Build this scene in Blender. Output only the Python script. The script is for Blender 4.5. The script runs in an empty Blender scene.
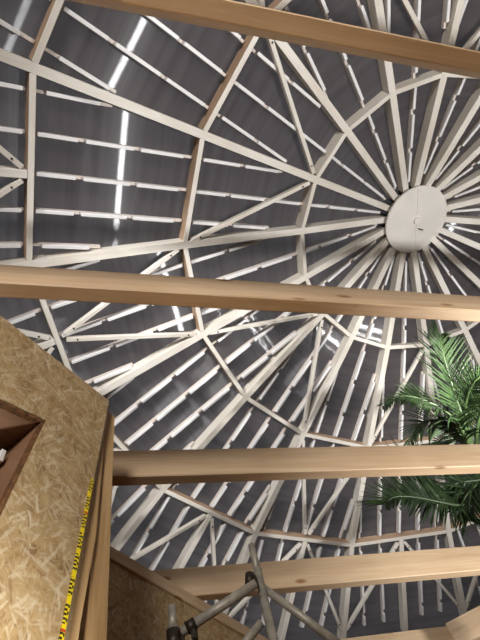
import bpy, bmesh, math, random
from mathutils import Vector, Matrix
random.seed(7)
C = bpy.context.scene.collection
sc = bpy.context.scene
PI = math.pi

# ------------------------------------------------------------------ materials
def lin(r, g, b):
    f = lambda c: (c/255/12.92) if c/255 <= .04045 else ((c/255+.055)/1.055)**2.4
    return (f(r), f(g), f(b), 1)

def new_mat(name):
    m = bpy.data.materials.new(name); m.use_nodes = True
    nt = m.node_tree; nt.nodes.clear()
    out = nt.nodes.new('ShaderNodeOutputMaterial')
    return m, nt, out

def N(nt, kind, **kw):
    n = nt.nodes.new(kind)
    for k, v in kw.items():
        if k in n.inputs.keys(): n.inputs[k].default_value = v
        else: setattr(n, k, v)
    return n

def ramp(nt, fac, stops):
    r = nt.nodes.new('ShaderNodeValToRGB'); e = r.color_ramp.elements
    while len(e) > 1: e.remove(e[0])
    e[0].position, e[0].color = stops[0]
    for p, c in stops[1:]:
        x = e.new(p); x.color = c
    nt.links.new(fac, r.inputs['Fac']); return r.outputs['Color']

def mixc(nt, fac, a, b, mode='MIX'):
    m = nt.nodes.new('ShaderNodeMix'); m.data_type = 'RGBA'; m.blend_type = mode
    for s, v in ((m.inputs[0], fac), (m.inputs[6], a), (m.inputs[7], b)):
        if isinstance(v, (int, float)): s.default_value = v
        elif isinstance(v, tuple): s.default_value = v
        else: nt.links.new(v, s)
    return m.outputs[2]

def wood_mat(name, light, dark, rough=.55, knots=True, grain=.5):
    m, nt, out = new_mat(name)
    tc = N(nt, 'ShaderNodeTexCoord'); oi = N(nt, 'ShaderNodeObjectInfo')
    ad = N(nt, 'ShaderNodeVectorMath', operation='MULTIPLY_ADD')
    nt.links.new(oi.outputs['Random'], ad.inputs[0]); ad.inputs[1].default_value = (37, 19, 11)
    nt.links.new(tc.outputs['Object'], ad.inputs[2])
    mp = N(nt, 'ShaderNodeMapping'); mp.inputs['Scale'].default_value = (1.1, 22, 22)
    nt.links.new(ad.outputs[0], mp.inputs[0])
    n1 = N(nt, 'ShaderNodeTexNoise', Scale=1.3, Detail=5.0, Roughness=.6, Distortion=.8)
    nt.links.new(mp.outputs[0], n1.inputs['Vector'])
    col = ramp(nt, n1.outputs['Fac'], [(.3, dark), (.5, tuple(.5*(a+b) for a, b in zip(light, dark))), (.68, light)])
    col = mixc(nt, grain, light, col)
    n2 = N(nt, 'ShaderNodeTexNoise', Scale=1.7, Detail=2.0)
    nt.links.new(ad.outputs[0], n2.inputs['Vector'])
    col = mixc(nt, .35, col, ramp(nt, n2.outputs['Fac'], [(.35, (.62, .55, .5, 1)), (.6, (1, 1, 1, 1))]), 'MULTIPLY')
    if knots:
        mk = N(nt, 'ShaderNodeMapping'); mk.inputs['Scale'].default_value = (3.6, 9, 9)
        nt.links.new(ad.outputs[0], mk.inputs[0])
        v = N(nt, 'ShaderNodeTexVoronoi', Scale=1.0, Randomness=1.0)
        nt.links.new(mk.outputs[0], v.inputs['Vector'])
        k = ramp(nt, v.outputs['Distance'], [(.06, (.2, .1, .05, 1)), (.12, (.5, .32, .18, 1)), (.2, (1, 1, 1, 1))])
        sk = N(nt, 'ShaderNodeSeparateColor'); nt.links.new(v.outputs['Color'], sk.inputs[0])
        gk = N(nt, 'ShaderNodeMath', operation='GREATER_THAN'); nt.links.new(sk.outputs[0], gk.inputs[0]); gk.inputs[1].default_value = .45
        g8 = N(nt, 'ShaderNodeMath', operation='MULTIPLY'); nt.links.new(gk.outputs[0], g8.inputs[0]); g8.inputs[1].default_value = .85
        col = mixc(nt, g8.outputs[0], col, k, 'MULTIPLY')
    b = N(nt, 'ShaderNodeBsdfPrincipled', Roughness=rough)
    nt.links.new(col, b.inputs['Base Color'])
    bp = N(nt, 'ShaderNodeBump', Strength=.15, Distance=.004)
    nt.links.new(n1.outputs['Fac'], bp.inputs['Height']); nt.links.new(bp.outputs[0], b.inputs['Normal'])
    nt.links.new(b.outputs[0], out.inputs[0])
    return m

def osb_mat(name, tone=1.0):
    m, nt, out = new_mat(name)
    tc = N(nt, 'ShaderNodeTexCoord')
    nd = N(nt, 'ShaderNodeTexNoise', Scale=9.0, Detail=2.0)
    nt.links.new(tc.outputs['Object'], nd.inputs['Vector'])
    ad = N(nt, 'ShaderNodeVectorMath', operation='MULTIPLY_ADD')
    nt.links.new(nd.outputs['Color'], ad.inputs[0]); ad.inputs[1].default_value = (.035, .035, .035)
    nt.links.new(tc.outputs['Object'], ad.inputs[2])
    t = lambda r, g, b: tuple(c*tone for c in lin(r, g, b)[:3]) + (1,)
    n0 = N(nt, 'ShaderNodeTexNoise', Scale=14.0, Detail=6.0, Roughness=.65)
    nt.links.new(tc.outputs['Object'], n0.inputs['Vector'])
    col = ramp(nt, n0.outputs['Fac'], [(.3, t(126, 92, 54)), (.5, t(182, 150, 100)), (.7, t(206, 180, 132))])
    hs = None
    for j, (an, sx, sz, thr, al) in enumerate([(.4, 22, 120, .35, .45), (-.9, 18, 105, .4, .45), (1.45, 24, 130, .4, .42), (-.25, 15, 95, .55, .5), (.95, 14, 85, .62, .52), (-1.3, 15, 80, .8, .65)]):
        mr = N(nt, 'ShaderNodeMapping'); mr.inputs['Rotation'].default_value = (0, an, 0)
        mr.inputs['Location'].default_value = (j*3.1, 0, j*1.7)
        nt.links.new(ad.outputs[0], mr.inputs[0])
        ms = N(nt, 'ShaderNodeMapping'); ms.inputs['Scale'].default_value = (sx, 3, sz)
        nt.links.new(mr.outputs[0], ms.inputs[0])
        v = N(nt, 'ShaderNodeTexVoronoi', Scale=1.0)
        nt.links.new(ms.outputs[0], v.inputs['Vector'])
        sp = N(nt, 'ShaderNodeSeparateColor'); nt.links.new(v.outputs['Color'], sp.inputs[0])
        fc = ramp(nt, sp.outputs[1], [(0, t(142, 108, 66)), (.12, t(182, 152, 108)), (.5, t(203, 172, 122)), (.85, t(216, 196, 160)), (1, t(230, 212, 178))])
        mk = N(nt, 'ShaderNodeMath', operation='GREATER_THAN'); nt.links.new(sp.outputs[0], mk.inputs[0]); mk.inputs[1].default_value = thr
        md = N(nt, 'ShaderNodeMath', operation='LESS_THAN'); nt.links.new(v.outputs['Distance'], md.inputs[0]); md.inputs[1].default_value = .5
        mm = N(nt, 'ShaderNodeMath', operation='MULTIPLY'); nt.links.new(mk.outputs[0], mm.inputs[0]); nt.links.new(md.outputs[0], mm.inputs[1])
        m2 = N(nt, 'ShaderNodeMath', operation='MULTIPLY'); nt.links.new(mm.outputs[0], m2.inputs[0]); m2.inputs[1].default_value = al
        col = mixc(nt, m2.outputs[0], col, fc)
        if hs is None: hs = sp.outputs[2]
    ns = N(nt, 'ShaderNodeTexNoise', Scale=34.0, Detail=3.0); nt.links.new(tc.outputs['Object'], ns.inputs['Vector'])
    col = mixc(nt, .7, col, ramp(nt, ns.outputs['Fac'], [(.27, (.35, .26, .18, 1)), (.36, (1, 1, 1, 1))]), 'MULTIPLY')
    b = N(nt, 'ShaderNodeBsdfPrincipled', Roughness=.6)
    nt.links.new(col, b.inputs['Base Color'])
    bp = N(nt, 'ShaderNodeBump', Strength=.12, Distance=.003)
    nt.links.new(n0.outputs['Fac'], bp.inputs['Height']); nt.links.new(bp.outputs[0], b.inputs['Normal'])
    nt.links.new(b.outputs[0], out.inputs[0])
    return m

def plain(name, col, rough=.5, metal=0.0, var=.12, scale=8.0):
    m, nt, out = new_mat(name)
    tc = N(nt, 'ShaderNodeTexCoord'); n = N(nt, 'ShaderNodeTexNoise', Scale=scale, Detail=4.0)
    nt.links.new(tc.outputs['Object'], n.inputs['Vector'])
    lo = tuple(c*(1-var*2) for c in col[:3]) + (1,)
    c = ramp(nt, n.outputs['Fac'], [(.3, lo), (.65, col)])
    b = N(nt, 'ShaderNodeBsdfPrincipled', Roughness=rough, Metallic=metal)
    nt.links.new(c, b.inputs['Base Color']); nt.links.new(b.outputs[0], out.inputs[0])
    return m

def panel_mat():
    # opal twin-wall polycarbonate: passes a little daylight, flutes along U smear reflections across the sheet
    m, nt, out = new_mat('polycarbonate')
    tg = N(nt, 'ShaderNodeTangent', direction_type='UV_MAP', uv_map='flute')
    uv = N(nt, 'ShaderNodeUVMap', uv_map='flute')
    mp = N(nt, 'ShaderNodeMapping'); mp.inputs['Scale'].default_value = (6, .3, 1)
    nt.links.new(uv.outputs[0], mp.inputs[0])
    n = N(nt, 'ShaderNodeTexNoise', Scale=2.0, Detail=3.0, Roughness=.5)
    nt.links.new(mp.outputs[0], n.inputs['Vector'])
    tcol = ramp(nt, n.outputs['Fac'], [(.3, PAN_T0), (.7, PAN_T1)])  # smeared reflections imitated by noise in the translucent colour
    tr = N(nt, 'ShaderNodeBsdfTranslucent'); nt.links.new(tcol, tr.inputs['Color'])
    df = N(nt, 'ShaderNodeBsdfDiffuse', Color=PAN_D)
    g1 = N(nt, 'ShaderNodeBsdfAnisotropic'); g1.distribution = 'GGX'
    g1.inputs['Roughness'].default_value = PAN_R1; g1.inputs['Anisotropy'].default_value = PAN_A1
    g1.inputs['Color'].default_value = (.9, .9, .92, 1)
    nt.links.new(tg.outputs[0], g1.inputs['Tangent'])
    fr = N(nt, 'ShaderNodeFresnel', IOR=1.5)
    fm = N(nt, 'ShaderNodeMath', operation='MULTIPLY'); nt.links.new(fr.outputs[0], fm.inputs[0]); fm.inputs[1].default_value = PAN_FK
    g2 = N(nt, 'ShaderNodeBsdfAnisotropic'); g2.distribution = 'GGX'
    g2.inputs['Roughness'].default_value = .38; g2.inputs['Anisotropy'].default_value = .8
    nt.links.new(tg.outputs[0], g2.inputs['Tangent'])
    gm = N(nt, 'ShaderNodeMixShader'); gm.inputs[0].default_value = .22
    nt.links.new(g1.outputs[0], gm.inputs[1]); nt.links.new(g2.outputs[0], gm.inputs[2])
    ad = N(nt, 'ShaderNodeAddShader'); nt.links.new(tr.outputs[0], ad.inputs[0]); nt.links.new(df.outputs[0], ad.inputs[1])
    mx = N(nt, 'ShaderNodeMixShader'); nt.links.new(fm.outputs[0], mx.inputs[0])
    nt.links.new(ad.outputs[0], mx.inputs[1]); nt.links.new(gm.outputs[0], mx.inputs[2])
    nt.links.new(mx.outputs[0], out.inputs[0])
    return m
PAN_T0 = (.29, .28, .28, 1); PAN_T1 = (.40, .385, .38, 1); PAN_D = (.036, .029, .029, 1)
PAN_R1 = .22; PAN_A1 = .975; PAN_FK = 1.25

def leaf_mat(name, c0, c1):
    m, nt, out = new_mat(name)
    tc = N(nt, 'ShaderNodeTexCoord'); n = N(nt, 'ShaderNodeTexNoise', Scale=14.0, Detail=2.0)
    nt.links.new(tc.outputs['Object'], n.inputs['Vector'])
    c = ramp(nt, n.outputs['Fac'], [(.35, c0), (.65, c1)])
    b = N(nt, 'ShaderNodeBsdfPrincipled', Roughness=.5); b.inputs['Specular IOR Level'].default_value = .35
    nt.links.new(c, b.inputs['Base Color'])
    tr = N(nt, 'ShaderNodeBsdfTranslucent'); nt.links.new(c, tr.inputs['Color'])
    mx = N(nt, 'ShaderNodeMixShader'); mx.inputs[0].default_value = .15
    nt.links.new(b.outputs[0], mx.inputs[1]); nt.links.new(tr.outputs[0], mx.inputs[2])
    nt.links.new(mx.outputs[0], out.inputs[0]); return m

def tape_mat():
    m, nt, out = new_mat('printed_tape')
    tc = N(nt, 'ShaderNodeUVMap', uv_map='print'); sp = N(nt, 'ShaderNodeSeparateXYZ'); nt.links.new(tc.outputs[0], sp.inputs[0])
    def ticks(per, duty, lo, hi):
        a = N(nt, 'ShaderNodeMath', operation='MULTIPLY'); nt.links.new(sp.outputs[1], a.inputs[0]); a.inputs[1].default_value = 1/per
        f = N(nt, 'ShaderNodeMath', operation='FRACT'); nt.links.new(a.outputs[0], f.inputs[0])
        l = N(nt, 'ShaderNodeMath', operation='LESS_THAN'); nt.links.new(f.outputs[0], l.inputs[0]); l.inputs[1].default_value = duty
        g = N(nt, 'ShaderNodeMath', operation='GREATER_THAN'); nt.links.new(sp.outputs[0], g.inputs[0]); g.inputs[1].default_value = lo
        h = N(nt, 'ShaderNodeMath', operation='LESS_THAN'); nt.links.new(sp.outputs[0], h.inputs[0]); h.inputs[1].default_value = hi
        p = N(nt, 'ShaderNodeMath', operation='MULTIPLY'); nt.links.new(l.outputs[0], p.inputs[0]); nt.links.new(g.outputs[0], p.inputs[1])
        q = N(nt, 'ShaderNodeMath', operation='MULTIPLY'); nt.links.new(p.outputs[0], q.inputs[0]); nt.links.new(h.outputs[0], q.inputs[1])
        return q.outputs[0]
    c = mixc(nt, ticks(.0125, .55, -.0075, .0005), lin(240, 208, 30), lin(40, 42, 30))
    c = mixc(nt, ticks(.019, .5, .001, .0065), c, lin(70, 62, 20))
    c = mixc(nt, ticks(.078, .26, -.009, .009), c, lin(244, 214, 24))
    c = mixc(nt, ticks(.39, .02, -.009, .009), c, lin(200, 70, 30))
    b = N(nt, 'ShaderNodeBsdfPrincipled', Roughness=.4); nt.links.new(c, b.inputs['Base Color'])
    nt.links.new(b.outputs[0], out.inputs[0]); return m

WHITE = wood_mat('whitewashed_timber', lin(224, 219, 209), lin(200, 188, 172), .5, knots=False, grain=.5)
LATH = plain('pale_lath', lin(214, 202, 192), .5, 0, .06)
BATT = plain('white_profile', lin(226, 224, 222), .4, 0, .04)
SPRUCE = wood_mat('spruce_beam', lin(210, 184, 150), lin(178, 142, 104), .55, True, .6)
STUD = wood_mat('spruce_stud', lin(205, 170, 120), lin(160, 120, 72), .6, False, .8)
RAW = wood_mat('bare_timber', lin(184, 156, 130), lin(156, 130, 106), .6, False, .7)
OSB = osb_mat('osb_board', .8); OSBD = osb_mat('osb_board_dark', .8)
PLY = wood_mat('reddish_plywood', lin(138, 104, 78), lin(112, 82, 58), .5, False, .5)
EDGE = plain('chipped_board_edge', lin(120, 80, 42), .8, 0, .35, 60)
HUBM = plain('white_hub_paint', lin(222, 217, 208), .5, 0, .05, 3)
STEEL = plain('galvanised_steel', lin(176, 168, 152), .5, .25, .2, 20)
RUST = plain('dark_steel_clamp', lin(70, 62, 54), .5, .7, .2, 30)
SCREW = plain('dark_screw', lin(50, 45, 40), .5, .5, .1)
LEAF = leaf_mat('palm_leaf', lin(24, 38, 18), lin(46, 64, 32))
STEM = plain('palm_stem', lin(52, 68, 36), .5, 0, .1)
BARK = plain('palm_bark', lin(105, 82, 58), .9, 0, .3, 18)
PANEL = panel_mat(); TAPE = tape_mat()
FLOOR = plain('wooden_floor', lin(112, 72, 38), .7, 0, .15, 2)

# ------------------------------------------------------------------ helpers
def link_mesh(name, bm, mat, parent=None, matrix=None, smooth=False):
    bmesh.ops.recalc_face_normals(bm, faces=bm.faces)
    me = bpy.data.meshes.new(name); bm.to_mesh(me); bm.free()
    if smooth:
        for p in me.polygons: p.use_smooth = True
    me.materials.append(mat)
    o = bpy.data.objects.new(name, me); C.objects.link(o)
    if matrix is not None: o.matrix_world = matrix
    if parent is not None:
        o.parent = parent
    return o

def tag(o, label, cat, group=None):
    o['label'] = label; o['category'] = cat
    if group: o['group'] = group
    return o

def struct(o):
    o['kind'] = 'structure'; return o

def thing(name, loc, label, cat, group=None):
    o = bpy.data.objects.new(name, None); C.objects.link(o)
    o.location = loc; return tag(o, label, cat, group)

def add_box(bm, x0, x1, y0, y1, z0, z1, bevel=0):
    v = [bm.verts.new((x, y, z)) for x in (x0, x1) for y in (y0, y1) for z in (z0, z1)]
    fs = [(0,1,3,2), (4,6,7,5), (0,4,5,1), (2,3,7,6), (0,2,6,4), (1,5,7,3)]
    F = [bm.faces.new([v[i] for i in f]) for f in fs]
    if bevel:
        es = list({e for f in F for e in f.edges})
        bmesh.ops.bevel(bm, geom=es, offset=bevel, segments=1, affect='EDGES')

def frame(A, B, up):
    """matrix with x along AB, z close to up, origin A"""
    X = (B-A).normalized(); Y = up.cross(X).normalized(); Z = X.cross(Y)
    return Matrix(((X.x, Y.x, Z.x, A.x), (X.y, Y.y, Z.y, A.y), (X.z, Y.z, Z.z, A.z), (0, 0, 0, 1)))

def member(name, A, B, up, w, z0, z1, mat, bevel=.004, parent=None):
    bm = bmesh.new(); add_box(bm, 0, (B-A).length, -w/2, w/2, z0, z1, bevel)
    return link_mesh(name, bm, mat, parent, frame(A, B, up))

def tube(bm, pts, rad, seg=12, caps=True):
    rings = []; n = len(pts)
    for i, p in enumerate(pts):
        T = (pts[min(i+1, n-1)] - pts[max(i-1, 0)]).normalized()
        a = T.cross(Vector((.31, .2, .93))).normalized(); b = T.cross(a)
        r = rad[i] if isinstance(rad, (list, tuple)) else rad
        rings.append([bm.verts.new(p + r*(math.cos(2*PI*k/seg)*a + math.sin(2*PI*k/seg)*b)) for k in range(seg)])
    for i in range(n-1):
        for k in range(seg):
            bm.faces.new((rings[i][k], rings[i][(k+1) % seg], rings[i+1][(k+1) % seg], rings[i+1][k]))
    if caps:
        bm.faces.new(rings[0]); bm.faces.new(rings[-1])

# ------------------------------------------------------------------ camera
EYE = Vector((0, 0, 1.6))
CX = Vector((.92655549, .32955499, -.1813517)); CU = Vector((.37615812, -.81176232, .44670685)); CF = Vector((0, .4821156, .87610761))
cd = bpy.data.cameras.new('camera'); cam = bpy.data.objects.new('camera', cd); C.objects.link(cam)
cam.matrix_world = Matrix(((CX.x, CU.x, -CF.x, EYE.x), (CX.y, CU.y, -CF.y, EYE.y), (CX.z, CU.z, -CF.z, EYE.z), (0, 0, 0, 1)))
cd.sensor_fit = 'VERTICAL'; cd.sensor_height = 36; cd.lens = 459.863/640*36; cd.clip_start = .02
sc.camera = cam

def pix(P):                                    # only used to name directions and to skip what lies far out of view
    v = P - EYE; d = v.dot(CF)
    if d < .05: return None
    return (240 + 459.863*v.dot(CX)/d, 320 - 459.863*v.dot(CU)/d)
def seen(A, B, m=70):
    for k in range(9):
        q = pix(A.lerp(B, k/8))
        if q and -m < q[0] < 480+m and -m < q[1] < 640+m: return True
    return False

# ------------------------------------------------------------------ the dome
H = 6.0
AX = Vector((.48017*H, .4748*H, 1.6))
RR = [.0775*H, .3081*H, .56234*H, .81771*H, 1.02592*H, 1.235*H]
ZZ = [1.0*H, .91469*H, .83413*H, .74601*H, .63966*H, .515*H]
NR = 18; PH = 3.86925
def ang(i): return PH - 2*PI*i/NR
def node(k, i):
    a = ang(i); return AX + Vector((RR[k]*math.cos(a), RR[k]*math.sin(a), ZZ[k]))
def nnorm(k, i):                               # outward normal of the roof at a node
    a = ang(i); k0, k1 = max(k-1, 0), min(k+1, 5)
    dr, dz = RR[k1]-RR[k0], ZZ[k1]-ZZ[k0]
    return Vector((-dz*math.cos(a), -dz*math.sin(a), dr)).normalized()

HUBPX = pix(AX + Vector((0, 0, ZZ[0])))
def clock(i):
    best = None
    for k in (1, 2, 3, 4):
        q = pix(node(k, i))
        if q: best = q; break
    t = (math.degrees(math.atan2(best[0]-HUBPX[0], HUBPX[1]-best[1])) % 360)/30
    mins = int(round(t*60/5)*5) % 720
    return '%d:%02d' % ((mins//60) or 12, mins % 60)
CK = [clock(i) for i in range(NR)]
ck = lambda i: CK[i % NR]
ORD = ['first', 'second', 'third', 'fourth', 'fifth', 'sixth', 'seventh']
CARD = ['', 'one', 'two', 'three', 'four', 'five', 'six', 'seven']
RING = ['hub', 'ring one', 'ring two', 'ring three', 'ring four', 'roof edge']

# radial ribs: one swept timber each
for i in range(NR):
    bm = bmesh.new(); a = ang(i); tg = Vector((-math.sin(a), math.cos(a), 0)); prev = None
    ra = Vector((math.cos(a), math.sin(a), 0))
    base = AX + ra*.40 + Vector((0, 0, ZZ[0]+.004))
    P = [base] + [node(k, i) for k in range(1, 6)]
    O = P[0].copy(); M = frame(P[0], P[5], Vector((0, 0, 1))); Mi = M.inverted()
    for k, p in enumerate(P):
        n = nnorm(k, i); w = .082/2; rise = .15
        ring = [p - tg*w, p + tg*w, p + tg*w + n*rise, p - tg*w + n*rise]
        vs = [bm.verts.new(Mi @ q) for q in ring]
        if prev:
            for s in range(4): bm.faces.new((prev[s], prev[(s+1) % 4], vs[(s+1) % 4], vs[s]))
        else: bm.faces.new(vs)
        prev = vs
    bm.faces.new(prev)
    r = link_mesh('roof_rib', bm, WHITE, None, M)
    tag(r, 'white timber roof rib running out from round hub towards %s on a clock face' % CK[i], 'roof rib', 'radial ribs of the dome')
    # steel shoe at the hub end
    bm = bmesh.new(); add_box(bm, 0, .13, -.05, .05, .01, .12)
    sh = link_mesh('rib_shoe', bm, RUST, None, frame(AX + ra*.33 + Vector((0, 0, ZZ[0]+.01)), base, Vector((0, 0, 1))))
    mw = sh.matrix_world.copy(); sh.parent = r; sh.matrix_parent_inverse = M.inverted(); sh.matrix_world = mw

def child(o, parent):
    mw = o.matrix_world.copy(); o.parent = parent
    o.matrix_parent_inverse = parent.matrix_world.inverted(); o.matrix_world = mw
    return o

SCREW_ME = None
def screws(parent, A, B, up, w):
    global SCREW_ME
    M = frame(A, B, up); L = (B-A).length
    for x in (.11, L-.11):
        bm_ok = SCREW_ME
        if bm_ok is None:
            bm = bmesh.new(); bmesh.ops.create_cone(bm, cap_ends=True, segments=8, radius1=.010, radius2=.010, depth=.012)
            o = link_mesh('screw', bm, SCREW); SCREW_ME = o.data
        else:
            o = bpy.data.objects.new('screw', SCREW_ME); C.objects.link(o)
        o.matrix_world = M @ Matrix.Translation((x, 0, .002)); child(o, parent)

# ring bars between neighbouring ribs
for k in range(1, 4):
    for i in range(NR):
        A, B = node(k, i), node(k, i+1); d = (B-A).normalized()
        A2, B2 = A + d*.04, B - d*.04
        if not seen(A2, B2): continue
        o = member('ring_bar', A2, B2, (nnorm(k, i)+nnorm(k, i+1)).normalized(), .055, .002, .150, WHITE)
        o.data.materials.append(RAW)                # its sides are left as bare timber
        for f in o.data.polygons:
            if k > 1 and abs(f.normal.y) > .9: f.material_index = 1
        tag(o, 'white ring bar of %s, joining the %s and %s ribs' % (RING[k], ck(i), ck(i+1)), 'ring bar', 'bars of the roof rings')

def brace(A, B, up, la):
    d = (B-A).normalized(); A2, B2 = A + d*.09, B - d*.09
    if not seen(A2, B2): return
    o = member('diagonal_brace', A2, B2, up, .048, .004, .06, WHITE)
    tag(o, la, 'brace', 'diagonal braces of the dome'); screws(o, A2, B2, up, .05)

for i in range(NR):
    if i % 3 == 0:
        for j in (i-1, i+1):
            brace(node(1, i), node(2, j), (nnorm(1, i)+nnorm(2, j)).normalized(), 'white diagonal brace from ring one at %s to ring two at %s' % (ck(i), ck(j)))
    m3 = (node(3, i)+node(3, i+1))/2; un = (nnorm(3, i)+nnorm(3, i+1)).normalized()
    if i % 3 == 1:
        for j in (i, i+1):
            brace(node(2, j), m3, un, 'white diagonal brace, ring two at %s to mid %s-%s ring three bar' % (ck(j), ck(i), ck(i+1)))
    for j in (i, i+1):
        brace(m3, node(4, j), un, 'white brace splaying outward from %s-%s ring three bar towards %s rib' % (ck(i), ck(i+1), ck(j)))
    m4 = (node(4, i)+node(4, i+1))/2; m5 = (node(5, i)+node(5, i+1))/2
    if seen(m3, m4):
        o = member('half_rib', m3 + (m4-m3).normalized()*.03, m4 + (m4-m3).normalized()*.15, un, .075, .004, .14, WHITE)
        tag(o, 'white half rib starting at ring three, midway between the %s and %s ribs' % (ck(i), ck(i+1)), 'roof rib', 'half ribs beyond ring three')

# stepped battens that clamp the sheets
SP = .0568*H
CLIP_L, PITCH = .455, .525
CLIP_ME = None
for k in range(0, 4):
    for i in range(NR):
        rows = []
        I0, I1 = node(k, i), node(k, i+1); O0, O1 = node(k+1, i), node(k+1, i+1)
        mi, mo = (I0+I1)/2, (O0+O1)/2; td = (O1-O0).normalized()
        hi, ho = (I1-I0).length/2, (O1-O0).length/2
        g = (mo-mi); L = g.length
        up = td.cross(g).normalized()
        if up.z < 0: up = -up
        for q in range(-4, 5):
            if k == 3 and q == 0: continue
            off = q*SP; mrg = .05
            t0 = .0
            if abs(off) + mrg > hi: t0 = (abs(off)+mrg-hi)/(ho-hi)
            if k == 0: t0 = max(t0, .03)
            if t0 > .8: continue
            A = mi + g*(t0 + (.02 if k else 0)) + td*off; B = mo - g*.02 + td*off
            if (B-A).length < .25 or not seen(A, B, 30): continue
            rows.append((q, A, B))
        for n_, (q, A, B) in enumerate(rows):
            Lb = (B-A).length
            o = member('roof_batten', A, B, up, .030, .104, .152, LATH, .003)
            la = 'stepped white batten, %s to %s, %s-%s bay' % (RING[k], RING[k+1], ck(i), ck(i+1))
            la += ', its only one' if len(rows) == 1 else ', %s of %s clockwise' % (ORD[n_], CARD[len(rows)])
            tag(o, la, 'batten', 'stepped battens under the roof sheets')
            M = frame(A, B, up)
            x = .03 + .09*((i*7+q*3+k) % 3)/2
            while x + CLIP_L < Lb - .02 or (x < Lb-.16):
                l = min(CLIP_L, Lb-.02-x)
                if abs(l-CLIP_L) < .001 and CLIP_ME is not None:
                    c = bpy.data.objects.new('clip_bar', CLIP_ME); C.objects.link(c)
                else:
                    bm = bmesh.new(); add_box(bm, 0, l, -.0175, .0175, 0, .046, .004)
                    c = link_mesh('clip_bar', bm, BATT)
                    if abs(l-CLIP_L) < .001: CLIP_ME = c.data
                c.matrix_world = M @ Matrix.Translation((x, 0, .0575)); child(c, o)
                x += PITCH

# roof skin
bm = bmesh.new(); uvl = bm.loops.layers.uv.new('flute')
def sheet(off):
    vs = {}
    for k in range(6):
        for i in range(NR): vs[k, i] = bm.verts.new(node(k, i) + nnorm(k, i)*off)
    fs = []
    for k in range(5):
        for i in range(NR):
            j = (i+1) % NR
            f = bm.faces.new((vs[k, i], vs[k, j], vs[k+1, j], vs[k+1, i]))
            g = ((vs[k+1, i].co+vs[k+1, j].co)-(vs[k, i].co+vs[k, j].co)).normalized()
            t = (vs[k+1, j].co-vs[k+1, i].co).normalized(); o = vs[k, i].co
            for l in f.loops:
                l[uvl].uv = ((l.vert.co-o).dot(g) + k*3.3 + i*5.7, (l.vert.co-o).dot(t) + i*2.9)
    bm.faces.new([vs[0, i] for i in range(NR)])
    return vs
lo = sheet(.154); up_ = sheet(.172)
for i in range(NR): bm.faces.new((lo[5, i], lo[5, (i+1) % NR], up_[5, (i+1) % NR], up_[5, i]))
skin = struct(link_mesh('ceiling', bm, PANEL))

# hub
hub = thing('roof_hub', AX + Vector((0, 0, ZZ[0])), 'round white hub disc where all the roof ribs meet', 'hub')
hub.rotation_mode = 'QUATERNION'; hub.rotation_quaternion = Matrix.Rotation(math.radians(-6), 3, Vector((-.703, .711, 0))).to_quaternion()
hub.location.z -= .02
def disc(name, r, z0, z1, mat, seg=64, half=None, parent=hub):
    bm = bmesh.new()
    a0, a1 = (0, 2*PI) if half is None else half
    full = half is None
    n = seg if full else seg//2
    angs = [a0+(a1-a0)*j/n for j in range(n if full else n+1)]
    lo_ = [bm.verts.new((r*math.cos(a), r*math.sin(a), z0)) for a in angs]; hi_ = [bm.verts.new((r*math.cos(a), r*math.sin(a), z1)) for a in angs]
    m = len(angs)
    for j in range(m): bm.faces.new((lo_[j], lo_[(j+1) % m], hi_[(j+1) % m], hi_[j]))
    bm.faces.new(lo_); bm.faces.new(hi_)
    o = link_mesh(name, bm, mat); o.parent = parent; return o
disc('cover_plate', .49, -.035, -.006, HUBM, half=(1.75, 1.75+PI))
disc('cover_plate', .49, -.030, -.001, HUBM, half=(1.75+PI, 1.75+2*PI))
disc('inner_ring', .36, -.041, -.031, HUBM, half=(1.75+PI, 1.75+2*PI))
disc('core', .38, .0, .2, WHITE)
bm = bmesh.new(); add_box(bm, -.46, .46, -.012, .012, -.045, -.03, .003)
s = link_mesh('seam_strip', bm, HUBM); s.rotation_euler = (0, 0, 1.75); s.parent = hub
disc('bolt_cap', .055, -.062, -.036, HUBM, 24)
bm = bmesh.new(); tube(bm, [Vector((.0, .13, -.03)), Vector((.0, .13, -.06)), Vector((.03, .15, -.075)), Vector((.06, .17, -.06))], .009, 8)
h = link_mesh('hook', bm, RUST); h.parent = hub; h['label'] = 'dark steel hook'

# ------------------------------------------------------------------ floor and outer wall
bm = bmesh.new()
lo_ = [bm.verts.new((AX.x+7.7*math.cos(ang(i)), AX.y+7.7*math.sin(ang(i)), -.1)) for i in range(NR)]
hi_ = [bm.verts.new((v.co.x, v.co.y, 0)) for v in lo_]
for i in range(NR): bm.faces.new((lo_[i], lo_[(i+1) % NR], hi_[(i+1) % NR], hi_[i]))
bm.faces.new(lo_); bm.faces.new(hi_); struct(link_mesh('floor', bm, FLOOR))
bm = bmesh.new()
def ringv(r, z): return [bm.verts.new((AX.x+r*math.cos(ang(i)), AX.y+r*math.sin(ang(i)), z)) for i in range(NR)]
zt = 1.6 + ZZ[5] + .12
a_, b_, c_, d_ = ringv(RR[5]-.02, 0), ringv(RR[5]-.02, zt), ringv(RR[5]+.1, zt), ringv(RR[5]+.1, 0)
for i in range(NR):
    j = (i+1) % NR
    for p, q in ((a_, b_), (b_, c_), (c_, d_), (d_, a_)): bm.faces.new((p[i], p[j], q[j], q[i]))
struct(link_mesh('wall_outer', bm, FLOOR))

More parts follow.
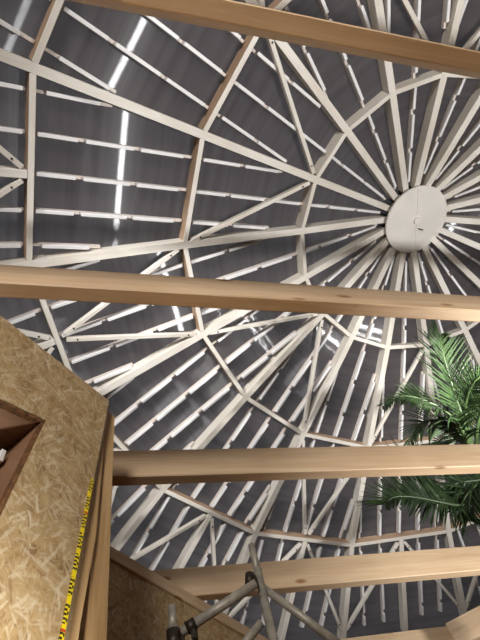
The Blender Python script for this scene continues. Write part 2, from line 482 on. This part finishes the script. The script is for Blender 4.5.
# ------------------------------------------------------------------ cross beams of the timber loft
T = .4845
E_ = Vector((math.cos(T), math.sin(T), 0)); NB = Vector((-math.sin(T), math.cos(T), 0))
ZB = 1.6 + 1.8409; HB = .2; WB = .068
def beam(name, n0, e0, e1, label, flip=False):
    P = NB*n0 + E_*e0 + Vector((0, 0, ZB)); Q = NB*n0 + E_*e1 + Vector((0, 0, ZB))
    c = NB*(WB/2*(-1 if flip else 1))
    o = member(name, P+c, Q+c, Vector((0, 0, 1)), WB, 0, HB, SPRUCE, .005)
    return tag(o, label, 'beam', 'parallel cross beams')
def rim_e(n): return 2.72 + (3.93-n)/.632*.775
beam('cross_beam', -.2296, -2.2, 6.0, 'pale timber cross beam running over the topmost edge of the view', True)
beam('cross_beam', .7787, -1.3, rim_e(.86), 'pale timber cross beam passing just below the round white hub')
beam('cross_beam', 1.8333, -.62, rim_e(1.9), 'pale timber cross beam starting at the post and crossing before the palm crown')
beam('cross_beam', 2.8685, -.14, rim_e(2.94), 'pale timber cross beam behind the upright scaffold tube, under the long palm frond')
beam('cross_beam', 3.93, 1.5, 2.86, 'pale timber cross beam lowest of the parallel five, meeting the slanting rim beam')
az = math.radians(-11.4); RD = Vector((math.cos(az), math.sin(az), 0)); RO = Vector((.642, 4.753, ZB))
RN = Vector((-RD.y, RD.x, 0))
o = member('rim_beam', RO + RN*.035 + RD*.03, RO + RN*.035 + RD*5.4, Vector((0, 0, 1)), .07, 0, HB, SPRUCE, .005)
tag(o, 'pale timber rim beam slanting up from a dark butt joint with the lowest cross beam', 'beam')

# ------------------------------------------------------------------ board walls
WD = Vector((math.cos(math.radians(72)), math.sin(math.radians(72)), 0)); WN = Vector((WD.y, -WD.x, 0))
def wallM(off):                                # local x along the wall, y away from the viewer's side, z up
    Y = -WN; O = WN*off
    return Matrix(((WD.x, Y.x, 0, O.x), (WD.y, Y.y, 0, O.y), (0, 0, 1, 0), (0, 0, 0, 1)))
def prism(bm, outer, y0, y1, outer_back=None, hole=None):
    ob = outer_back or outer
    f = [bm.verts.new((x, y0, z)) for x, z in outer]; b = [bm.verts.new((x, y1, z)) for x, z in ob]
    n = len(outer)
    for i in range(n): bm.faces.new((f[i], f[(i+1) % n], b[(i+1) % n], b[i]))
    if hole is None: bm.faces.new(f); bm.faces.new(b); return
    hf = [bm.verts.new((x, y0, z)) for x, z in hole]; hb = [bm.verts.new((x, y1, z)) for x, z in hole]; m = len(hole)
    for i in range(m): bm.faces.new((hf[i], hf[(i+1) % m], hb[(i+1) % m], hb[i]))
    for V, Hh in ((f, hf), (b, hb)):           # outer is: bl, br0, br1, br2(top right), tl ; hole: bl, br, tr, tl
        bl, br0, br1, tr, tl = V; hbl, hbr, htr, htl = Hh
        bm.faces.new((bl, br0, hbr, hbl)); bm.faces.new((br0, br1, htr, hbr)); bm.faces.new((br1, tr, htr))
        bm.faces.new((tr, tl, htl, htr)); bm.faces.new((tl, bl, hbl, htl))
W1 = 1.035
outer = [(-1.3, 0), (.785, 0), (.812, 2.35), (.872, 3.439), (-1.3, 3.439)]
outer_b = [(-1.3, 0), (.818, 0), (.845, 2.35), (.897, 3.439), (-1.3, 3.439)]
hole = [(.08, 2.40), (.520, 2.40), (.592, 3.052), (.08, 2.93)]
bm = bmesh.new(); prism(bm, outer, 0, .022, outer_b, hole)
wl = struct(link_mesh('wall_left', bm, OSB, None, wallM(-W1)))
# raw sawn board edge lining the opening
bm = bmesh.new()
hin = [(.095, 2.415), (.510, 2.415), (.578, 3.034), (.095, 2.917)]
f0 = [bm.verts.new((x, .004, z)) for x, z in hole]; f1 = [bm.verts.new((x, .026, z)) for x, z in hole]
for y in (): pass
g0 = [bm.verts.new((x, .004, z)) for x, z in hin]; g1 = [bm.verts.new((x, .026, z)) for x, z in hin]
for i in range(4):
    j = (i+1) % 4
    bm.faces.new((f0[i], f0[j], g0[j], g0[i])); bm.faces.new((g0[i], g0[j], g1[j], g1[i]))
    bm.faces.new((g1[i], g1[j], f1[j], f1[i])); bm.faces.new((f1[i], f1[j], f0[j], f0[i]))
o = link_mesh('board_edge', bm, EDGE, None, wallM(-W1)); child(o, wl)
# plywood reveal behind the opening
bm = bmesh.new()
q0 = [bm.verts.new((x, .026, z)) for x, z in hin]; q1 = [bm.verts.new((x, .55, z)) for x, z in hin]
p0 = [bm.verts.new((x+dx, .026, z+dz)) for (x, z), (dx, dz) in zip(hin, ((-.02, -.02), (.02, -.02), (.02, .02), (-.02, .02)))]
p1 = [bm.verts.new((v.co.x, .57, v.co.z)) for v in p0]
for i in range(4):
    j = (i+1) % 4
    bm.faces.new((q0[i], q0[j], q1[j], q1[i])); bm.faces.new((p0[i], p0[j], p1[j], p1[i])); bm.faces.new((p0[i], p0[j], q0[j], q0[i]))
bm.faces.new(q1); bm.faces.new(p1)
o = link_mesh('reveal', bm, PLY, None, wallM(-W1)); child(o, wl)

bm = bmesh.new(); add_box(bm, .531, .549, .118, .40, 2.90, 2.952, .002)
o = link_mesh('spacer_strip', bm, BATT, None, wallM(-W1)); tag(o, 'small white strip inside the opening of the board wall', 'strip')
# far board wall with its top plate
W2 = 1.745
bm = bmesh.new(); add_box(bm, 1.05, 4.7, 0, .022, 0, 3.362)
struct(link_mesh('wall_front', bm, OSBD, None, wallM(-W2)))
bm = bmesh.new(); add_box(bm, 1.05, 4.7, -.012, .07, 3.3625, 3.4405, .004)
o = link_mesh('top_plate', bm, SPRUCE, None, wallM(-W2))
tag(o, 'pale timber top plate along the far board wall, carrying the beam ends', 'timber plate')

def leaning(name, y0, y1, left, right, mat, label):
    """upright timber given by its (s, z) side lines, bottom to top"""
    bm = bmesh.new()
    pts = left + right[::-1]
    z0 = min(p[1] for p in pts); s0 = sum(p[0] for p in pts)/len(pts)
    prism(bm, [(z-z0, s0-s) for s, z in pts], y0, y1)      # local x runs up the timber so its grain does too
    M = wallM(-W1) @ Matrix(((0, 0, -1, s0), (0, 1, 0, 0), (1, 0, 0, z0), (0, 0, 0, 1)))
    o = link_mesh(name, bm, mat, None, M); return tag(o, label, 'timber')
leaning('timber_post', .045, .14, [(.93, 0), (.925, 2.45), (.905, 2.75), (.88, 3.436)], [(1.03, 0), (1.002, 2.43), (.955, 3.436)], STUD,
        'upright timber post between the tape-edged board and the darker board wall')
leaning('timber_stud', .0265, .043, [(.60, 0), (.70, 2.3), (.75, 3.43)], [(.865, 0), (.883, 2.43), (.905, 2.73), (.89, 3.43)], STUD,
        'pale timber stud squeezed between the taped board edge and the post')

# yellow tape on the board's edge
def tape_obj():
    bm2 = bmesh.new(); uv = bm2.loops.layers.uv.new('print'); at_ = {}
    pts = [(.7810, 1.2), (.8042, 2.35), (.8345, 2.92)]
    hw = .0072
    # local x across, z along (unrolled length) kept as object coordinates for the print
    L = 0; rows = []
    for i, (s, z) in enumerate(pts):
        if i: L += math.hypot(s-pts[i-1][0], z-pts[i-1][1])
        rows.append((s, z, L))
    base = (pts[0][0], pts[0][1])
    ring = []; prof = ((-hw, -.0035), (hw, -.0035), (hw, -.0008), (-hw, -.0008))
    for s, z, L in rows:
        ring.append([bm2.verts.new((s-base[0]+dx, y, z-base[1])) for dx, y in ((-hw, -.0035), (hw, -.0035), (hw, -.0008), (-hw, -.0008))])
    for a, b in zip(ring, ring[1:]):
        for k in range(4): bm2.faces.new((a[k], a[(k+1) % 4], b[(k+1) % 4], b[k]))
    bm2.faces.new(ring[0]); bm2.faces.new(ring[-1])
    for a, (s, z, L) in zip(ring, rows):
        for v, (dx, y) in zip(a, prof): at_[v] = (dx, L)
    for f in bm2.faces:
        for l in f.loops: l[uv].uv = at_[l.vert]
    return link_mesh('marking_tape', bm2, TAPE, None, wallM(-W1) @ Matrix.Translation((base[0], 0, base[1])))
tag(tape_obj(), 'yellow and black printed tape running down the pale board edge', 'tape')

# ------------------------------------------------------------------ scaffold
sf = thing('scaffold_frame', (-.45, 2.46, 0), 'grey galvanised scaffold tubes clamped together before the lower cross beam', 'scaffold')
def pipe(name, pts, r, mat=STEEL, seg=16):
    bm = bmesh.new(); tube(bm, [Vector(p) - sf.location for p in pts], r, seg)
    o = link_mesh(name, bm, mat, None, None, True); o.parent = sf
    for p in o.data.polygons:
        if len(p.vertices) > 4: p.use_smooth = False
    return o
def at(d, h, t): return (d[0]*h, d[1]*h, 1.6 + t*h)
top = at((-.1785, .9839), 2.5, .7243)
pipe('standard', [(top[0], top[1], 0), (top[0], top[1], top[2]-.16)], .0242)
pipe('spigot', [(top[0], top[1], top[2]-.18), top], .0205)
s2 = at((-.3677, .93), 2.45, .6196)
pipe('standard', [(s2[0], s2[1], 0), (s2[0], s2[1], s2[2]-.10)], .0242)
pipe('spigot', [(s2[0], s2[1], s2[2]-.12), s2], .022)
c0 = at((-.352, .936), 2.43, .563); c1 = at((-.188, .9822), 2.38, .629)
pipe('brace_tube', [c0, c1], .0242)
b0 = at((-.180, .9837), 2.58, .622); b1 = at((-.052, .9986), 2.66, .455)
pipe('brace_tube', [b0, b1], .0215)
e0 = at((-.195, .981), 2.56, .545); e1 = at((-.262, .965), 2.56, .495)
pipe('brace_tube', [e0, e1], .022)
def clamp(c, ax, r=.034, l=.06):
    c = Vector(c); ax = Vector(ax).normalized()
    o = pipe('clamp', [c-ax*l/2, c+ax*l/2], r, RUST, 12)
    bm = bmesh.new(); add_box(bm, -.012, .012, -.02, .02, -.03, .03, .003)
    b = link_mesh('clamp_bolt', bm, RUST); b.location = (c - sf.location) + ax.cross(Vector((.8, -.6, .1))).normalized()*(r+.01)
    b.parent = o; return o
clamp((s2[0], s2[1], s2[2]-.17), (0, 0, 1), .036, .09)
clamp(Vector(c0)*.88 + Vector(c1)*.12, Vector(c1)-Vector(c0), .031, .05)
cl = Vector(at((-.199, .98), 2.40, .642)); clamp(cl, Vector((.2, .1, 1)), .026, .06)

# ------------------------------------------------------------------ palm
palm = thing('palm_tree', (1.75, 3.85, 0), 'green feather palm growing up between the cross beams', 'palm tree')
def spline(pts, n):
    P = [Vector(p) for p in pts]; out = []
    m = len(P)-1
    for s in range(n+1):
        t = s/n*m; i = min(int(t), m-1); u = t-i
        p0, p1, p2, p3 = P[max(i-1, 0)], P[i], P[i+1], P[min(i+2, m)]
        out.append(.5*((2*p1) + (p2-p0)*u + (2*p0-5*p1+4*p2-p3)*u*u + (3*p1-p0-3*p2+p3)*u**3))
    return out
def frond(path, llen, rlen, nrm, start=.16, n=46, droop=.18, lean=.75):
    pts = spline(path, 60); nrm = Vector(nrm).normalized()
    bm = bmesh.new()
    for side, ml in ((-1, llen), (1, rlen)):
        for q in range(n):
            t = start + (1-start)*(q+.25*(side+1))/n
            if t > 1: continue
            x = t*60; i = min(int(x), 59); p = pts[i].lerp(pts[i+1], x-i)
            T = (pts[min(i+1, 60)]-pts[max(i-1, 0)]).normalized()
            S = T.cross(nrm).normalized()*side; Nn = S.cross(T)*side
            u = (t-start)/(1-start)
            ln = ml*(.35+.65*math.sin(PI*min(1, u*1.15+.12)) if u < .8 else .35+.65*math.sin(PI*min(1, .8*1.15+.12)) + .25*(1-u))
            ln *= random.uniform(.78, 1.12)
            fw = lean*(.7+.8*u)
            d = (S + T*fw + nrm*(.22+random.uniform(-.22, .22)) + T*random.uniform(-.12, .12)).normalized()
            down = Vector((0, 0, -1))
            w = .0125*(1-.3*u); prev = None
            for k in range(5):
                v = k/4
                c = p + d*ln*v + down*droop*ln*v*v
                ww = w*(.55+1.4*v if v < .3 else 1.0)*(1-v)**.6 if v < 1 else .0006
                wd = T*ww - S*ww*fw*.5
                fold = nrm*(-ww*.35)
                row = [bm.verts.new(c - wd), bm.verts.new(c + fold), bm.verts.new(c + wd)]
                if prev:
                    bm.faces.new((prev[0], prev[1], row[1], row[0])); bm.faces.new((prev[1], prev[2], row[2], row[1]))
                prev = row
    for v in bm.verts: v.co -= palm.location
    f = link_mesh('frond', bm, LEAF); f.parent = palm
    bm = bmesh.new(); tube(bm, [q - palm.location for q in pts[::3]], [.018*(1-.85*k/20)+.002 for k in range(21)], 6)
    s = link_mesh('stalk', bm, STEM, None, None, True); s.parent = f
    return f
VIEW = lambda p: (EYE-Vector(p)).normalized()
F1 = [(1.49, 3.681, 4.296), (1.526, 3.442, 4.447), (1.55, 3.203, 4.594), (1.588, 2.978, 4.755), (1.636, 2.852, 4.888), (1.69, 2.82, 4.986)]
F2 = [(1.497, 3.681, 4.292), (1.566, 3.367, 4.481), (1.623, 3.172, 4.509), (1.696, 3.011, 4.482), (1.782, 2.929, 4.437)]
F3 = [(1.49, 3.681, 4.296), (1.458, 3.384, 4.437), (1.345, 3.174, 4.493), (1.206, 3.037, 4.547), (1.071, 2.969, 4.593), (0.91, 2.968, 4.575)]
F4 = [(1.497, 3.681, 4.292), (1.443, 3.492, 4.478), (1.339, 3.395, 4.562), (1.196, 3.362, 4.581), (1.068, 3.4, 4.54), (0.946, 3.484, 4.451)]
F5 = [(1.50, 3.742, 4.10), (1.362, 3.742, 3.953), (1.115, 3.614, 3.869), (0.931, 3.468, 3.873), (0.758, 3.358, 3.918), (0.60, 3.27, 3.925), (0.50, 3.24, 3.875)]
F6 = [(1.53, 3.72, 4.2), (1.45, 3.701, 4.075), (1.239, 3.619, 3.97), (1.103, 3.605, 3.868), (1.062, 3.584, 3.725)]
F7 = [(1.504, 3.681, 4.288), (1.61, 3.428, 4.383), (1.706, 3.236, 4.388), (1.781, 3.106, 4.326)]
F8 = [(1.489, 3.742, 4.303), (1.5, 3.702, 4.524), (1.488, 3.78, 4.683), (1.427, 3.92, 4.787), (1.354, 4.007, 4.794)]
F9 = [(1.52, 3.725, 4.2), (1.499, 3.725, 4.08), (1.361, 3.65, 4.047), (1.16, 3.591, 4.052), (1.025, 3.614, 3.985)]
F10 = [(1.583, 3.751, 4.326), (1.807, 3.736, 4.389), (2.003, 3.773, 4.386), (2.154, 3.867, 4.328)]
frond(F1, .56, .40, VIEW(F1[2]) + Vector((.9, 0, .1)), .20, 62, .06, .75)
frond(F2, .32, .38, VIEW(F2[2]) + Vector((-.5, 0, 0)), .30, 30, .05, .8)
frond(F3, .34, .38, VIEW(F3[2]) + Vector((0, 0, .8)), .10, 56, .30, .75)
frond(F4, .34, .38, VIEW(F4[2]) + Vector((0, 0, .8)), .12, 38, .35, .7)
frond(F5, .32, .66, VIEW(F5[3]) + Vector((0, 0, .5)), .08, 76, .05, .5)
frond(F6, .44, .48, VIEW(F6[2]) + Vector((.2, 0, .4)), .08, 40, .2, .8)
frond(F7, .36, .36, VIEW(F7[2]) + Vector((0, 0, .3)), .20, 32, .2, .8)
frond(F8, .30, .30, VIEW(F8[2]) + Vector((0, 0, .5)), .25, 24, .3, .7)
frond(F9, .42, .44, VIEW(F9[2]) + Vector((0, 0, .4)), .08, 36, .2, .8)
frond(F10, .38, .38, VIEW(F10[2]) + Vector((0, 0, .4)), .10, 32, .2, .8)
bm = bmesh.new(); pts = []; rad = []
for k in range(41):
    z = 4.2*k/40; pts.append(Vector((1.75-.22*(k/40)**2, 3.85-.13*(k/40)**2, z)) - palm.location); rad.append(.10*(1-.25*k/40)*(1.06 if k % 2 else .98))
tube(bm, pts, rad, 14); t = link_mesh('trunk', bm, BARK, None, None, True); t.parent = palm
bm = bmesh.new(); tube(bm, [Vector((1.53, 3.72, 4.12))-palm.location, Vector((1.51, 3.71, 4.25))-palm.location, Vector((1.50, 3.69, 4.36))-palm.location], [.085, .075, .03], 12)
t = link_mesh('crown_shaft', bm, STEM, None, None, True); t.parent = palm

# ------------------------------------------------------------------ light
def lamp(kind, name, loc, energy, color=(1, 1, 1), aim=None, **kw):
    l = bpy.data.lights.new(name, kind); l.energy = energy; l.color = color
    for k, v in kw.items(): setattr(l, k, v)
    o = bpy.data.objects.new(name, l); C.objects.link(o); o.location = loc
    if aim is not None: o.rotation_euler = (Vector(aim)-Vector(loc)).to_track_quat('-Z', 'Y').to_euler()
    return o
# the floodlight on the floor whose glint streaks across the roof sheets
lamp('SPOT', 'floodlight', (3.61, 2.13, .73), 1450, (1, 1, 1), (2.2, 3.2, 7.0), shadow_soft_size=.075, spot_size=math.radians(90), spot_blend=.45)
# unseen work light behind the viewer
lamp('AREA', 'work_light', (.5, -3.7, 2.95), 225, (1, .97, .94), (.3, 2.5, 4.0), shape='DISK', size=.9)
lamp('SPOT', 'front_rib_fill', (-1.22, -.9, 4.8), 1150, (1, 1, 1), (.7, 7.2, 6.5), shadow_soft_size=.5, spot_size=math.radians(60), spot_blend=.8)  # unseen spot added above the beams to brighten the front ribs
# unseen spot added beside the palm to brighten its upper fronds
lamp('SPOT', 'frond_fill', (1.92, 2.72, 4.05), 330, (1, 1, .95), (1.58, 3.12, 4.6), shadow_soft_size=.04, spot_size=math.radians(75), spot_blend=.5)
# hand lamp by the board wall
lamp('SPOT', 'hand_lamp', (-.15, .95, 1.05), 680, (1, 1, 1), (-.95, .80, 1.5), shadow_soft_size=.06, spot_size=math.radians(92), spot_blend=.9)

w = bpy.data.worlds.new('dusk_sky'); sc.world = w; w.use_nodes = True
nt = w.node_tree; bg = nt.nodes['Background']
tcw = N(nt, 'ShaderNodeTexCoord'); dt = N(nt, 'ShaderNodeVectorMath', operation='DOT_PRODUCT')
nt.links.new(tcw.outputs['Generated'], dt.inputs[0]); dt.inputs[1].default_value = Vector((-.93, -.2, .3)).normalized()
nt.links.new(ramp(nt, dt.outputs['Value'], [(0, (.215, .185, .185, 1)), (.25, (.24, .215, .22, 1)), (.75, (1.2, 1.35, 1.5, 1)), (1, (2.2, 2.5, 2.8, 1))]), bg.inputs['Color'])
bg.inputs['Strength'].default_value = 1.0

sc.view_settings.view_transform = 'Standard'; sc.view_settings.look = 'None'
sc.view_settings.exposure = -.12; sc.view_settings.gamma = 1; sc.view_settings.use_curve_mapping = False
